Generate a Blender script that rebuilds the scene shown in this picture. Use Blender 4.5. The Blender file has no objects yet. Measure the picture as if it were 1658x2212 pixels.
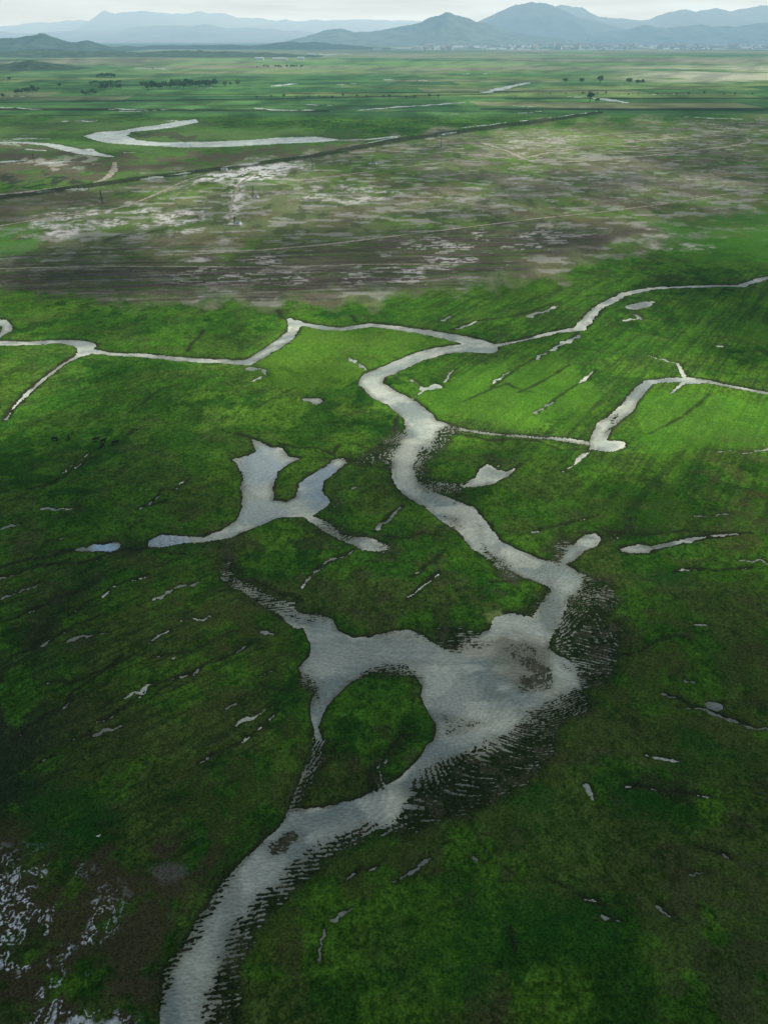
import bpy, bmesh, math, random
import numpy as np
from mathutils import Vector, Matrix
random.seed(4); rng=np.random.RandomState(7)
sc=bpy.context.scene; C=sc.collection
H=150.0; F=1571.0; CX=829.0; CY=1106.0
P=math.atan((CY-78)/F); cP,sP=math.cos(P),math.sin(P)
f32=np.float32
# ---------------------------------------------------------------- camera
cam=bpy.data.cameras.new('camera'); co=bpy.data.objects.new('camera',cam); C.objects.link(co)
co.location=(0,0,H); co.rotation_euler=(math.pi/2-P,0,0)
cam.sensor_fit='VERTICAL'; cam.sensor_height=24; cam.lens=24*F/2212
cam.clip_start=1; cam.clip_end=600000; sc.camera=co
def gnd(px,py):
    cx=(px-CX)/F; cy=(CY-py)/F
    dy=cP+cy*sP; dz=-sP+cy*cP
    t=-H/dz
    return cx*t, dy*t, t
def at_depth(px,py,D):
    cx=(px-CX)/F; cy=(CY-py)/F
    dy=cP+cy*sP; dz=-sP+cy*cP
    t=D/dy
    return cx*t, H+dz*t
# ---------------------------------------------------------------- noise
TAB=rng.rand(8,256,256).astype(f32)
def vn(x,y,s=0):
    T=TAB[s%8]
    xf=np.floor(x); yf=np.floor(y); fx=(x-xf).astype(f32); fy=(y-yf).astype(f32)
    xi=xf.astype(np.int64)&255; yi=yf.astype(np.int64)&255
    xj=(xi+1)&255; yj=(yi+1)&255
    fx=fx*fx*(3-2*fx); fy=fy*fy*(3-2*fy)
    a=T[xi,yi]*(1-fx)+T[xj,yi]*fx; b=T[xi,yj]*(1-fx)+T[xj,yj]*fx
    return a*(1-fy)+b*fy
def fbm(x,y,o=4,s=0):
    r=0;a=.5;tot=0
    for k in range(o):
        c_,s_=math.cos(.6*k),math.sin(.6*k)
        r=r+a*vn((x*c_-y*s_)*2**k+17.3*k,(x*s_+y*c_)*2**k+9.1*k,s+k); tot+=a; a*=.5
    return r/tot
def ss(a,b,x):
    t=np.clip((x-a)/(b-a),0,1); return t*t*(3-2*t)
# ---------------------------------------------------------------- ground grid
ys=np.concatenate([[3500,3100,2800,2600,2480],np.arange(2400,400,-1.7),np.arange(400,110,-1.1),np.arange(110,81,-.6),[80.5,80,79.6]])
xs=np.concatenate([np.arange(-2600,-140,90),np.arange(-140,1800,1.7),np.arange(1820,4300,90)])
nr,nc=len(ys),len(xs)
U,V=np.meshgrid(xs,ys)
X,Y,S=gnd(U,V); S=(S/F)     # metres per photo pixel
dYr=np.abs(np.gradient(Y,axis=0))
def region(x0,x1,y0,y1,m=70):
    c=np.nonzero((xs>=x0-m)&(xs<=x1+m))[0]; r=np.nonzero((ys>=y0-m*.7)&(ys<=y1+m*.7))[0]
    if len(c)==0 or len(r)==0: return None
    return slice(r[0],r[-1]+1),slice(c[0],c[-1]+1)
def segd(x,y,a,b):
    dx,dy=b[0]-a[0],b[1]-a[1]; L=dx*dx+dy*dy+1e-9
    t=np.clip(((x-a[0])*dx+(y-a[1])*dy)/L,0,1)
    return np.hypot(x-a[0]-t*dx,y-a[1]-t*dy),t
def line_into(A,pts,m=70):
    for (x1,y1,w1),(x2,y2,w2) in zip(pts[:-1],pts[1:]):
        g=region(min(x1,x2),max(x1,x2),min(y1,y2),max(y1,y2),m)
        if g is None: continue
        a=gnd(x1,y1); b=gnd(x2,y2)
        d,t=segd(X[g],Y[g],a,b)
        r=w1*.5*a[2]/F*(1-t)+w2*.5*b[2]/F*t
        A[g]=np.minimum(A[g],d-r)
def wiggle(pts,j=.10,n=4,wj=.5):
    out=[]
    for (x1,y1,w1),(x2,y2,w2) in zip(pts[:-1],pts[1:]):
        L=math.hypot(x2-x1,y2-y1); nx,ny=-(y2-y1)/(L+1e-6),(x2-x1)/(L+1e-6)
        for k in range(n):
            f_=k/n; o_=random.gauss(0,1)*L*j*(0 if k==0 else 1)
            out.append((x1+(x2-x1)*f_+nx*o_,y1+(y2-y1)*f_+ny*o_*.7,(w1+(w2-w1)*f_)*random.uniform(1-wj,1+wj*.8)))
    out.append(pts[-1][:2]+(pts[-1][2]*.5,)); return out
def poly_sd(x,y,P_):
    n=len(P_); dm=np.full(x.shape,1e9); ins=np.zeros(x.shape,bool)
    for i in range(n):
        a=P_[i]; b=P_[(i+1)%n]
        d,_=segd(x,y,a,b); dm=np.minimum(dm,d)
        if a[1]!=b[1]:
            c=((a[1]>y)!=(b[1]>y))&(x<(b[0]-a[0])*(y-a[1])/(b[1]-a[1])+a[0])
            ins^=c
    return np.where(ins,-dm,dm)
def poly_into(A,pts,hole=False,m=70):
    px=[p[0] for p in pts]; py=[p[1] for p in pts]
    g=region(min(px),max(px),min(py),max(py),m)
    W=[gnd(*p)[:2] for p in pts]
    sd=poly_sd(X[g],Y[g],W)
    A[g]=np.maximum(A[g],-sd) if hole else np.minimum(A[g],sd)
# ---- water outlines
lakeA=[(345,2290),(347,2190),(352,2120),(385,2070),(412,2015),(440,1965),(465,1925),(500,1882),(540,1842),(580,1806),(612,1778),(624,1750),(645,1685),(672,1637),(681,1600),(672,1555),(670,1525),(680,1497),(655,1470),(645,1445),(665,1420),(672,1390),(655,1360),(625,1335),(650,1325),(690,1328),(718,1340),(730,1362),(765,1378),(800,1375),(845,1363),(880,1360),(915,1372),(945,1395),(975,1405),(985,1385),(1030,1372),(1052,1360),(1068,1335),(1100,1322),(1150,1335),(1168,1300),(1190,1270),(1185,1240),(1260,1240),(1265,1255),(1230,1285),(1215,1330),(1195,1370),(1185,1400),(1215,1420),(1245,1440),(1262,1465),(1255,1490),(1225,1520),(1190,1535),(1150,1545),(1165,1560),(1120,1590),(1070,1610),(1010,1630),(960,1645),(920,1670),(895,1710),(875,1760),(850,1780),(790,1795),(730,1815),(680,1850),(640,1890),(590,1930),(550,1970),(520,2010),(490,2060),(472,2110),(458,2160),(450,2212),(445,2292),(440,2420),(340,2420)]
isl=[(634,1748),(652,1695),(688,1642),(699,1600),(689,1570),(697,1540),(722,1508),(757,1474),(800,1452),(850,1450),(895,1462),(912,1480),(908,1505),(925,1535),(940,1565),(935,1600),(905,1635),(868,1672),(830,1700),(780,1722),(700,1744)]
lakeB=[(500,992),(530,985),(552,975),(543,948),(560,953),(585,965),(610,968),(622,985),(650,990),(620,1005),(600,1020),(590,1060),(592,1080),(620,1083),(640,1075),(645,1045),(670,1025),(700,1010),(720,992),(742,990),(748,1000),(725,1020),(700,1040),(695,1060),(715,1085),(690,1105),(672,1115),(710,1130),(740,1155),(790,1160),(840,1178),(830,1190),(780,1188),(730,1165),(690,1140),(655,1117),(600,1120),(550,1140),(500,1160),(460,1170),(400,1172),(350,1182),(315,1182),(320,1168),(350,1155),(400,1160),(440,1160),(480,1145),(510,1125),(525,1095),(520,1060),(525,1030),(515,1005)]
pondC=[(1000,1050),(1025,1030),(1035,1012),(1052,1003),(1075,1015),(1095,1020),(1125,1003),(1095,1030),(1065,1045),(1030,1052),(960,1049)]
pondD=[(1205,1205),(1210,1182),(1240,1175),(1260,1155),(1285,1152),(1300,1165),(1290,1180),(1260,1192),(1240,1212),(1215,1222)]
node=[(1268,972),(1285,950),(1310,950),(1345,955),(1350,966),(1320,976)]
ox=[(200,302),(180,294),(210,285),(260,282),(300,275),(340,270),(380,262),(425,257),(431,264),(380,275),(330,281),(285,285),(275,293),(300,303),(350,307),(450,306),(540,302),(600,297),(680,295),(740,302),(700,307),(600,311),(500,317),(400,319),(300,314),(230,309)]
pond_s=[(655,862),(690,860),(696,868),(684,877),(672,868),(655,866)]
D=np.full(U.shape,60.0)
for p in (lakeA,lakeB,pondC,pondD,node,pond_s): poly_into(D,p)
poly_into(D,ox,m=25)
rivers=[
[(-130,742,28),(-60,738,28),(0,741,26),(60,742,24),(120,738,24),(165,740,33),(190,748,40),(180,764,30)],
[(190,758,24),(240,765,18),(320,769,18),(400,777,22),(480,781,24),(530,784,30),(560,770,28),(600,745,30),(630,720,28),(637,702,26),(626,690,16)],
[(640,694,16),(655,700,20),(700,709,22),(740,711,22),(800,702,24),(870,710,26),(940,721,32),(1000,733,44),(1035,746,64)],
[(-20,688,16),(6,695,22),(18,712,20),(4,724,14),(-10,732,18)],
[(178,765,14),(140,785,9),(100,815,9),(60,850,10),(30,880,8),(15,905,5)],
[(1035,748,50),(1065,748,14),(1130,735,12),(1200,717,14),(1250,711,26),(1268,690,26),(1290,665,20),(1350,635,20),(1410,623,16),(1470,620,14),(1540,618,13),(1600,618,14),(1640,603,16),(1680,596,14),(1790,582,14)],
[(1045,752,60),(1000,752,50),(950,757,42),(900,772,42),(850,795,44),(808,812,50),(800,830,52),(830,852,60),(872,874,64),(900,897,66),(915,922,76),(905,950,76),(880,970,58),(870,1000,48),(870,1030,48),(890,1058,56),(940,1085,66),(990,1112,92),(1020,1140,76),(1050,1178,70),(1100,1205,72),(1150,1228,84),(1200,1242,96),(1225,1262,84)],
[(945,918,40),(975,924,14),(1040,935,8),(1100,941,10),(1160,945,12),(1230,951,14),(1280,960,16)],
[(1290,955,34),(1305,920,34),(1345,890,30),(1375,850,26),(1400,826,20),(1450,820,20),(1485,822,34),(1530,825,20),(1590,838,18),(1690,856,12),(1790,864,12)],
[(480,1250,8),(520,1268,14),(570,1295,22),(620,1325,34),(650,1345,40)],
[(205,1184,28),(243,1183,32)],[(1345,1188,10),(1360,1188,26),(1385,1186,34),(1410,1184,12),(1430,1180,14),(1480,1168,16),(1530,1158,9),(1590,1154,6)],
[(1262,1283,34),(1300,1283,34)],
[(0,308,30),(60,308,30),(110,313,34),(150,322,40),(190,331,40),(240,338,20)],
[(700,302,20),(740,303,22),(800,301,20),(858,294,18)]]
pud0=[
[(1280,965,20),(1250,990,8),(1215,1020,4)],[(1462,785,6),(1470,800,10),(1480,820,14)],
[(1480,825,10),(1462,838,7),(1448,850,3)],
[(500,1200,3),(508,1235,6),(500,1250,6)],[(60,1212,5),(85,1195,6),(150,1190,8),(205,1186,14)],[(240,1184,12),(280,1182,8),(320,1175,14)],
[(738,994,8),(770,1003,6),(830,1016,3)],[(1060,1010,10),(1055,992,5),(1062,985,3)],
[(1240,1330,16),(1300,1322,30)],[(1245,1518,16),(1255,1520,18)],[(975,1128,6),(990,1120,4)],[(806,1702,8),(806,1670,7)]]
farw=[[(190,322,20),(215,331,14)],
[(310,389,34),(345,383,34)],[(352,382,24),(420,372,24)],[(488,361,30),(555,352,26)],[(0,424,20),(60,417,18),(130,413,20)],[(145,412,34),(195,406,32)],
[(560,350,12),(700,330,10),(860,296,12)],[(1000,276,10),(1100,264,12)],[(215,402,10),(300,392,10)],
[(775,238,22),(850,232,24),(930,226,18),(1030,220,12)],[(1050,199,26),(1085,191,30),(1100,187,20),(1145,178,14)],
[(550,233,20),(600,238,26),(680,239,16)],[(1280,211,20),(1320,217,30),(1355,222,16)],[(588,186,24),(640,181,16)],
[(1475,252,16),(1530,255,18),(1600,257,16)],[(1120,262,12),(1200,254,14),(1290,240,12)],[(835,172,18),(860,172,18)],[(885,173,18),(930,173,18)],[(240,236,16),(330,238,14)],[(955,292,22),(985,285,20)],
[(140,262,14),(230,260,12)],[(0,232,12),(90,236,12)],[(260,240,12),(420,236,10)],[(1105,228,10),(1160,231,14)],[(430,190,12),(470,188,10)],[(940,246,8),(1010,246,8)],[(300,147,18),(370,149,14)],[(500,123,22),(560,124,16)],[(690,117,22),(760,116,22)],[(1120,244,8),(1180,240,10)],[(350,262,12),(400,261,10)],[(60,322,14),(100,326,12)],[(1230,209,14),(1262,210,14)],[(40,300,16),(120,299,10)],[(0,350,30),(60,346,20)],[(100,352,26),(170,349,14)],[(270,330,12),(330,329,8)],[(1000,160,14),(1060,158,12)],[(730,182,12),(770,181,10)],[(1410,204,12),(1470,203,10)],[(20,207,12),(60,209,10)],[(660,226,12),(720,228,10)]]
pud=[(135,1022,165,1000,6),(180,990,192,980,6),(90,1100,178,1098,7),(5,1142,45,1132,6),(330,1298,380,1270,9),(380,1270,437,1258,8),(100,1172,160,1158,5),(5,1293,60,1272,7),(60,1275,110,1250,6),(180,1275,230,1252,6),(75,1400,105,1383,18),(105,1362,165,1320,6),(150,1385,170,1376,14),(170,1376,232,1368,7),(322,1390,365,1360,6),(390,1341,465,1335,5),(510,1568,575,1530,11),(575,1530,600,1520,6),(270,1508,332,1478,8),(205,1588,260,1568,9),(215,1540,238,1515,5),(850,1905,905,1876,9),(905,1870,928,1855,7),(715,1988,760,1962,6),(690,2075,700,2010,6),(1265,1698,1282,1730,12),(1395,1632,1465,1645,6),(1420,1960,1450,1985,7),(1022,1855,1040,1865,8),(1490,1890,1530,1885,6),(1143,684,1180,672,12),(1180,672,1208,660,9),(958,692,972,684,10),(985,710,1035,694,7),(1160,776,1210,745,11),(1210,745,1252,724,13),(1250,828,1280,803,9),(1065,828,1100,800,7),(1155,892,1195,868,10),(1348,692,1385,690,10),(1365,664,1408,652,26),(1370,680,1384,690,12),(752,772,770,785,9),(770,785,795,798,9),(890,862,915,845,10),(915,840,945,836,26),(960,825,978,800,9),(888,820,915,842,7),(815,1142,865,1095,7),(652,1270,680,1235,6),(680,1235,762,1190,8),(880,1290,948,1240,5),(1075,1243,1095,1250,14),(1058,1212,1078,1243,9),(838,1188,850,1215,6),(1535,1525,1550,1525,22),(1465,1528,1530,1536,8),(1530,1538,1600,1565,8),(1600,1565,1700,1592,7),(1315,1160,1360,1138,8),(1590,1213,1690,1216,7),(1500,1115,1580,1112,6),(1400,768,1465,786,7),(535,797,560,797,22),(568,800,576,812,9),(576,812,543,824,7),(752,1058,775,1052,7),(565,1365,592,1372,8),(1620,978,1700,962,7),(1545,746,1565,748,10),(1515,975,1620,978,4),(355,1195,400,1200,4),(1500,1350,1530,1352,5),(1480,1472,1500,1476,6),(1300,1980,1340,1990,5),(560,1462,590,1450,6),(490,1530,510,1520,6)]
rills=[]
def stream(x,y,dx,dy,n,p):
    pts=[(x,y,random.uniform(3,6))]
    for k in range(n):
        nx_=x+dx*random.uniform(.6,1.3)+random.gauss(0,5); ny_=y+dy*random.uniform(.4,1.5)+random.gauss(0,4)
        if random.random()<p: pud.append((x,y,x+(nx_-x)*random.uniform(.4,.9),y+(ny_-y)*random.uniform(.4,.9),random.uniform(3,5.5)))
        x,y=nx_,ny_; pts.append((x,y,random.uniform(3,7)))
    rills.append(pts)
for a in [(0,1345,34,-14,6,.4),(20,1430,30,-20,7,.4),(90,1480,30,-16,6,.3),(0,1250,36,-9,6,.3),(210,1560,28,-17,8,.4),(330,1510,30,-16,7,.35),(150,1330,30,-16,6,.4),(330,1420,30,-12,6,.3),(30,1600,30,-22,8,.3),(430,1650,26,-18,6,.3),(300,1100,26,-12,5,.3),(40,1700,30,-26,6,.2),(1350,1700,30,6,6,.3),(1300,1420,34,-4,6,.2),(1450,1240,36,-3,5,.3),(1180,1900,30,12,5,.2),(1150,1150,30,-8,5,.2),(1430,1500,30,10,6,.3),(960,1190,-24,16,3,.2),(540,1250,26,10,4,.2),(60,1060,28,-18,5,.3),(1500,1830,28,12,4,.3),(750,1900,24,-12,4,.4)]: stream(*a)
for r in rivers: line_into(D,r,m=70 if r[0][1]>450 else 16)
poly_into(D,isl,hole=True)
Dp=np.full(U.shape,60.0)
for r in pud0: line_into(Dp,wiggle(r,.04,4,.4),m=40)
for a,b,c,d,w in pud: line_into(Dp,wiggle([(a,b,w*.9),(c,d,w*.7)],.045,6,.75),m=40)
for r in farw: line_into(Dp,wiggle(r,.012,5,.6),m=16)
# ---- reed zones
reed=np.zeros(U.shape)
def zmask(pts,fe,vs=1.6,wa=14,s=0):
    px=[p[0] for p in pts]; py=[p[1] for p in pts]; m=fe+wa*2+10
    g=region(min(px),max(px),min(py),max(py),m)
    if g is None: return None,None
    u=U[g]+wa*2*(fbm(U[g]/45,V[g]/28,5,s)-.5); v=V[g]+wa*2*(fbm(U[g]/45+9,V[g]/28+5,5,s+2)-.5)
    sd=poly_sd(u,v*vs,[(p[0],p[1]*vs) for p in pts])
    return g,1-ss(-fe,fe,sd)
Z=[([(1130,1535),(1260,1480),(1290,1525),(1210,1565),(1190,1630),(1140,1695),(1060,1740),(960,1770),(880,1805),(810,1805),(860,1755),(880,1705),(915,1655),(1010,1615),(1100,1585)],1),
([(1190,1400),(1205,1330),(1225,1285),(1265,1240),(1320,1250),(1340,1300),(1310,1340),(1355,1335),(1345,1380),(1335,1430),(1305,1490),(1255,1490),(1235,1440)],1),
([(850,1775),(700,1860),(640,1935),(560,2010),(520,2090),(515,2400),(425,2400),(445,2150),(495,2000),(585,1905),(680,1825),(780,1780)],1),
([(930,1355),(1000,1345),(1045,1365),(990,1410),(945,1402)],1),([(700,1120),(740,1140),(780,1160),(740,1175),(680,1140)],.8),([(790,1160),(850,1165),(860,1200),(830,1200)],.7),
([(900,970),(960,920),(1000,922),(965,965),(925,1000),(930,1030),(1000,1045),(1000,1075),(920,1070),(890,1040)],1),
([(740,990),(800,975),(865,925),(890,935),(865,980),(845,1012),(780,1010)],.85),([(470,1240),(500,1190),(525,1250),(640,1305),(640,1345),(560,1310)],1),
([(740,1480),(820,1432),(900,1440),(918,1480),(860,1458),(795,1462)],.9),
([(250,1172),(320,1160),(480,1160),(480,1175),(330,1192),(250,1195)],.5),([(1040,1140),(1060,1190),(1110,1225),(1090,1250),(1040,1200)],.9),
([(960,915),(1100,930),(1280,945),(1290,965),(1200,955),(960,935)],.6),([(340,2110),(420,1990),(500,1880),(520,1870),(450,2000),(380,2110),(350,2212)],.95),
([(640,1340),(700,1320),(700,1335),(660,1350)],.8),([(660,1440),(640,1470),(680,1510),(700,1520),(690,1480)],.9),([(1290,950),(1310,900),(1345,880),(1335,920)],.8),
([(615,1755),(640,1700),(665,1645),(675,1590),(705,1600),(700,1640),(660,1720),(640,1755)],.95),([(1040,985),(1075,980),(1130,1000),(1075,1015)],.7),([(1300,1150),(1370,1135),(1350,1160),(1310,1175)],.8),
([(60,1200),(120,1180),(240,1240),(60,1400),(40,1390),(120,1280)],.35),([(460,1165),(510,1170),(520,1250),(480,1245)],.6),
([(1180,1190),(1215,1160),(1240,1165),(1230,1215),(1200,1235)],.8),([(490,980),(530,970),(530,1050),(500,1000)],.6),([(700,1095),(720,1060),(740,1090),(720,1110)],.7),([(795,1720),(800,1660),(870,1580),(885,1590),(830,1665),(835,1700)],.8),
([(800,1370),(930,1350),(950,1400),(900,1385),(820,1380)],.6),([(1160,1290),(1190,1260),(1195,1300),(1150,1345),(1110,1330)],.7),([(1100,1210),(1190,1225),(1170,1240),(1110,1230)],.6)]
for k,(z,st_) in enumerate(Z):
    g,m_=zmask(z,26,s=k)
    reed[g]=np.maximum(reed[g],m_*st_)
shoal=np.zeros(U.shape)
for k,(z,st_) in enumerate([([(1075,1395),(1130,1385),(1175,1430),(1200,1470),(1185,1490),(1125,1498),(1108,1470),(1150,1460),(1120,1430)],1),([(950,1545),(1000,1550),(1050,1560),(1010,1580),(960,1590)],.85),([(575,1815),(640,1795),(660,1805),(630,1840),(580,1860)],.8),([(955,1110),(1000,1112),(1000,1140),(975,1138)],1),([(1000,1385),(1080,1375),(1080,1395),(1010,1410)],.6),([(1200,1420),(1240,1440),(1250,1470),(1215,1450)],.7),([(1060,1480),(1100,1500),(1080,1520),(1050,1500)],.5),([(1085,1235),(1120,1240),(1110,1262),(1085,1255)],.8)]):
    g,m_=zmask(z,16,s=k+3); shoal[g]=np.maximum(shoal[g],m_*st_)
reed=np.maximum(reed,shoal)
# ---- distance warp
near=ss(250,500,V)
amp=np.clip(5.5*S,.3,3.0)
w1=fbm(X/5.5,Y/5.5,5,1)-.5
w1b=fbm(X/2.2,Y/2.2,4,3)-.5
w2=vn(X/.5,Y/.5,3)-.5
lowf=fbm(X/25,Y/25,2,5)
De=D+amp*1.9*w1+amp*1.0*w1b*near+amp*.8*w2*ss(.35,.6,lowf)*near
gate=fbm(X/(2.2),Y/2.2,2,7)-.5
Dpe=Dp+amp*.7*w1+amp*.6*w2*near+amp*.9*gate*near
Dn=np.minimum(De,Dpe)
fadeh=np.clip(2.2/dYr,0,1)
hum=fbm(X/2.6,Y/2.6,4,2)
land=.22+.5*ss(0,1,Dn/(9*S+.5))+.5*(hum-.5)*fadeh*ss(.5,3,Dn)
wat=-.6*ss(0,1,-Dn/(5*S+.3))-.02
z=np.where(Dn>0,land,wat)
ang=math.radians(-16)+.8*(fbm(X/40,Y/40,2,6)-.5)
ac=(Y*np.cos(ang)+X*np.sin(ang))+1.2*fbm(X/9,Y/9,2,4); al=(X*np.cos(ang)-Y*np.sin(ang))
rows=np.sin(ac/1.0*2*math.pi+2.6*vn(al/1.8,ac/1.2,1))
brk=vn(al/.55,ac/.40,2); fine=vn(X/.34,Y/.34,6)
patch=fbm(X/7,Y/6,4,0)-.5
lvl=.36*rows+1.1*(brk-.5)+.7*(fine-.5)+.7*patch+.27*np.clip(De/(22*S),-3.,1.2)+.08
lvl=np.where(shoal>0,lvl*(1-shoal)+shoal*(1.0*(brk-.5)+.7*(fine-.5)+1.5*patch+.15*rows+.05),lvl)
rz=ss(.02,.80,reed)
zt=np.where(De<0,lvl-(1-rz)*1.4,lvl+(1-rz)*1.4)*.22
z=np.where(reed>.02,np.clip(zt,-.35,.55),z)
farf=1-near
z=np.where((Dn>0)&(farf>0),z*(1-farf)+.6*farf,z)
z=np.where(V<82,.6,z)
# ---------------------------------------------------------------- ground colours (albedo)
def mixc(A,c,m):
    m=np.clip(m,0,1)[...,None]; return A*(1-m)+np.array(c,dtype=f32)*m
fg=ss(900,1300,V)
n1=fbm(X/70,Y/70,4,0); n2=fbm(X/16+5,Y/16,6,3); n3=fbm(X/3.2,Y/3.2,4,1); n4=vn(X/.55,Y/.55,4)
A=np.zeros(U.shape+(3,),f32)+np.array((.058,.150,.015),f32)
A=mixc(A,(.082,.180,.019),ss(.45,.65,n1)*(1-.4*fg))
A=mixc(A,(.030,.100,.012),ss(.47,.60,n2)*.65)
A=mixc(A,(.017,.064,.009),ss(.51,.57,fbm(X/9+31,Y/9+7,6,7))*ss(.42,.54,fbm(X/40+3,Y/40,3,2))*.75)
A=mixc(A,(.074,.098,.026),ss(.50,.64,fbm(X/18+30,Y/18,6,6))*(.35+.35*fg))
A=mixc(A,(.060,.056,.028),ss(.60,.68,fbm(X/9+60,Y/9,6,3))*(.2+.35*fg))
A*=(.82+.36*fbm(X/35+50,Y/35,4,5))[...,None]
A*=(1-.06*fg)[...,None]
A*= (.58+.84*n3)[...,None]; A*=(.70+.60*n4)[...,None]
tf=ss(.55,.68,fbm(X/1.1+3,Y/1.1,3,0)); A=mixc(A,(.012,.045,.006),tf*ss(450,900,V)*.6)
def zone(pts,fe,col,k,vs=2.5,wa=20,mod=None,s=0):
    g,m_=zmask(pts,fe,vs,wa,s)
    mm=m_*k
    if mod is not None: mm=mm*mod[g]
    A[g]=mixc(A[g],col,mm)
def strk(a_deg,wd,ln,s,lo=.6,hi=.78):
    a_=math.radians(a_deg); return ss(lo,hi,vn((X*math.sin(a_)-Y*math.cos(a_))/wd+7+1.5*fbm(X/30,Y/30,2,s),(X*math.cos(a_)+Y*math.sin(a_))/ln,s))
mead=[(860,640),(1900,560),(1900,1150),(1350,1150),(960,900)]
zone(mead,60,(.026,.055,.014),.5,mod=strk(56,1.3,22,5,.55,.75))
zone(mead,60,(.026,.055,.014),.45,mod=strk(58,.9,40,3,.66,.8))
zone(mead,60,(.10,.24,.02),.22,mod=strk(56,5,60,1))
zone([(-300,760),(560,800),(520,950),(0,1150),(-300,1150)],60,(.020,.065,.010),.4,mod=strk(50,1.4,14,2))
zone([(-300,1150),(520,1200),(640,1500),(500,1900),(-300,1900)],60,(.018,.040,.012),.5,mod=strk(38,.9,8,6,.58,.72))
# sunlit band: extra sunlight painted into the grass colour
zone([(600,690),(1000,740),(840,790),(650,850),(560,800)],24,(.110,.225,.024),.55,mod=.5+.5*ss(.35,.6,n2))
zone([(830,860),(1200,760),(1300,860),(1150,930),(950,900)],30,(.095,.235,.022),.45)
zone([(1350,850),(1750,870),(1750,950),(1400,990)],30,(.085,.23,.022),.45)
bl=ss(.42,.58,fbm(X/6+3,Y/6+8,6,2))
zone([(-200,1780),(200,1790),(480,1800),(400,2000),(330,2230),(300,2420),(-200,2420)],60,(.064,.056,.029),.9,mod=bl,vs=1.3)
zone([(250,1200),(600,1300),(660,1440),(660,1700),(500,1840),(250,1700),(350,1400)],70,(.066,.086,.022),.55,mod=bl,vs=1.3)
zone([(-100,1250),(250,1250),(300,1700),(-100,1800)],70,(.040,.055,.020),.5,mod=bl,vs=1.3)
zone([(1180,1560),(1400,1300),(1700,1300),(1700,1750),(1350,1600),(1050,1800),(900,1820)],80,(.070,.090,.024),.5,mod=bl,vs=1.3)
zone([(520,2050),(700,1850),(900,1800),(1000,1900),(850,2000),(650,2100)],50,(.064,.074,.022),.6,mod=bl,vs=1.3)
zone([(1350,1850),(1700,1800),(1700,2300),(1450,2300)],60,(.075,.088,.034),.55,mod=bl,vs=1.3)
zone([(1500,960),(1750,950),(1750,1200),(1560,1200)],60,(.075,.075,.030),.5,mod=bl,vs=1.3)
for c_ in ([(50,1700),(180,1690),(260,1760),(200,1840),(60,1850)],[(830,1980),(980,1890),(1240,1900),(1400,2020),(1200,2120),(900,2200),(780,2100)],[(1040,1700),(1200,1700),(1330,1830),(1200,1900),(1080,1850)],[(1480,1560),(1658,1640),(1600,1740),(1450,1660)],[(1350,1250),(1550,1230),(1640,1290),(1450,1330)],[(1300,1700),(1400,1690),(1500,1800),(1380,1830)]): zone(c_,30,(.018,.084,.011),.6,mod=.35+.65*ss(.4,.55,n2),vs=1.3,wa=40)
rn=fbm(X/2.0+40,Y/2.0,5,7)
fleck=(1-ss(.012,.035,np.abs(rn-.5)))*ss(.44,.56,fbm(X/7,Y/7,4,3))*ss(.30,.5,fine)
zone([(-200,1840),(140,1860),(270,1980),(280,2230),(240,2420),(-200,2420)],60,(.80,.84,.86),.95,mod=np.maximum(fleck,ss(.64,.70,rn)*ss(.50,.62,fbm(X/7,Y/7,4,3))*.7),vs=1.3)
zone([(-200,1420),(60,1440),(120,1560),(60,1760),(-200,1780)],50,(.018,.027,.018),.65,mod=bl,vs=1.3)
zone([(330,1885),(360,1866),(395,1872),(405,1890),(380,1910),(345,1910)],12,(.15,.14,.125),.6,vs=1.3,wa=8)
# ---- the dry plain behind the river
pn=fbm(X/90+3,Y/120,7,2); pn2=fbm(X/26,Y/40,7,5); pn3=fbm(X/200,Y/60,5,1)
plain=[(-400,625),(0,605),(300,660),(600,662),(820,650),(1000,620),(1250,580),(1450,520),(1950,480),(1950,250),(1300,262),(1000,282),(860,300),(640,345),(480,362),(300,390),(150,412),(-400,470)]
g,pm=zmask(plain,40,2.5,40,0)
PM=np.zeros(U.shape); PM[g]=pm
A=mixc(A,(.150,.175,.080),PM*.88)
A=mixc(A,(.105,.180,.036),PM*ss(.40,.52,pn)*.9)
A=mixc(A,(.230,.220,.165),PM*ss(.50,.62,pn2)*ss(.3,.6,pn3)*.75)
A=mixc(A,(.055,.070,.032),PM*ss(.50,.62,fbm(X/12+9,Y/24,7,6))*.6)
A=mixc(A,(.150,.100,.070),PM*ss(.56,.66,fbm(X/45+19,Y/60,6,3))*.35)
A=mixc(A,(.36,.35,.32),PM*ss(.57,.65,fbm(X/20+70,Y/12,7,1))*.6)
# long flat streaks of soil and of grass across the ploughed strip
sg=fbm((X+Y*.15)/40,(Y-X*.10)/3.2,6,4); sg2=fbm((X+Y*.15)/50+9,(Y-X*.10)/6,6,1)
zone([(-400,575),(0,582),(300,560),(600,545),(900,510),(1150,486),(1330,486),(1420,504),(1280,545),(1080,590),(880,624),(650,640),(450,634),(250,640),(0,632),(-400,632)],40,(.104,.090,.068),.95,wa=36,mod=.60+.40*ss(.40,.5,sg2))
zone([(-300,560),(1150,480),(1350,490),(1000,630),(350,660),(-300,645)],24,(.070,.115,.030),.7,mod=ss(.50,.58,sg))
zone([(-300,560),(1150,480),(1350,490),(1000,630),(350,660),(-300,645)],24,(.050,.044,.036),.6,mod=ss(.50,.62,fbm((X+Y*.15)/60+29,(Y-X*.10)/3,5,2)))
zone([(-300,420),(200,415),(260,440),(150,470),(-300,490)],18,(.10,.09,.06),.6)
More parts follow.
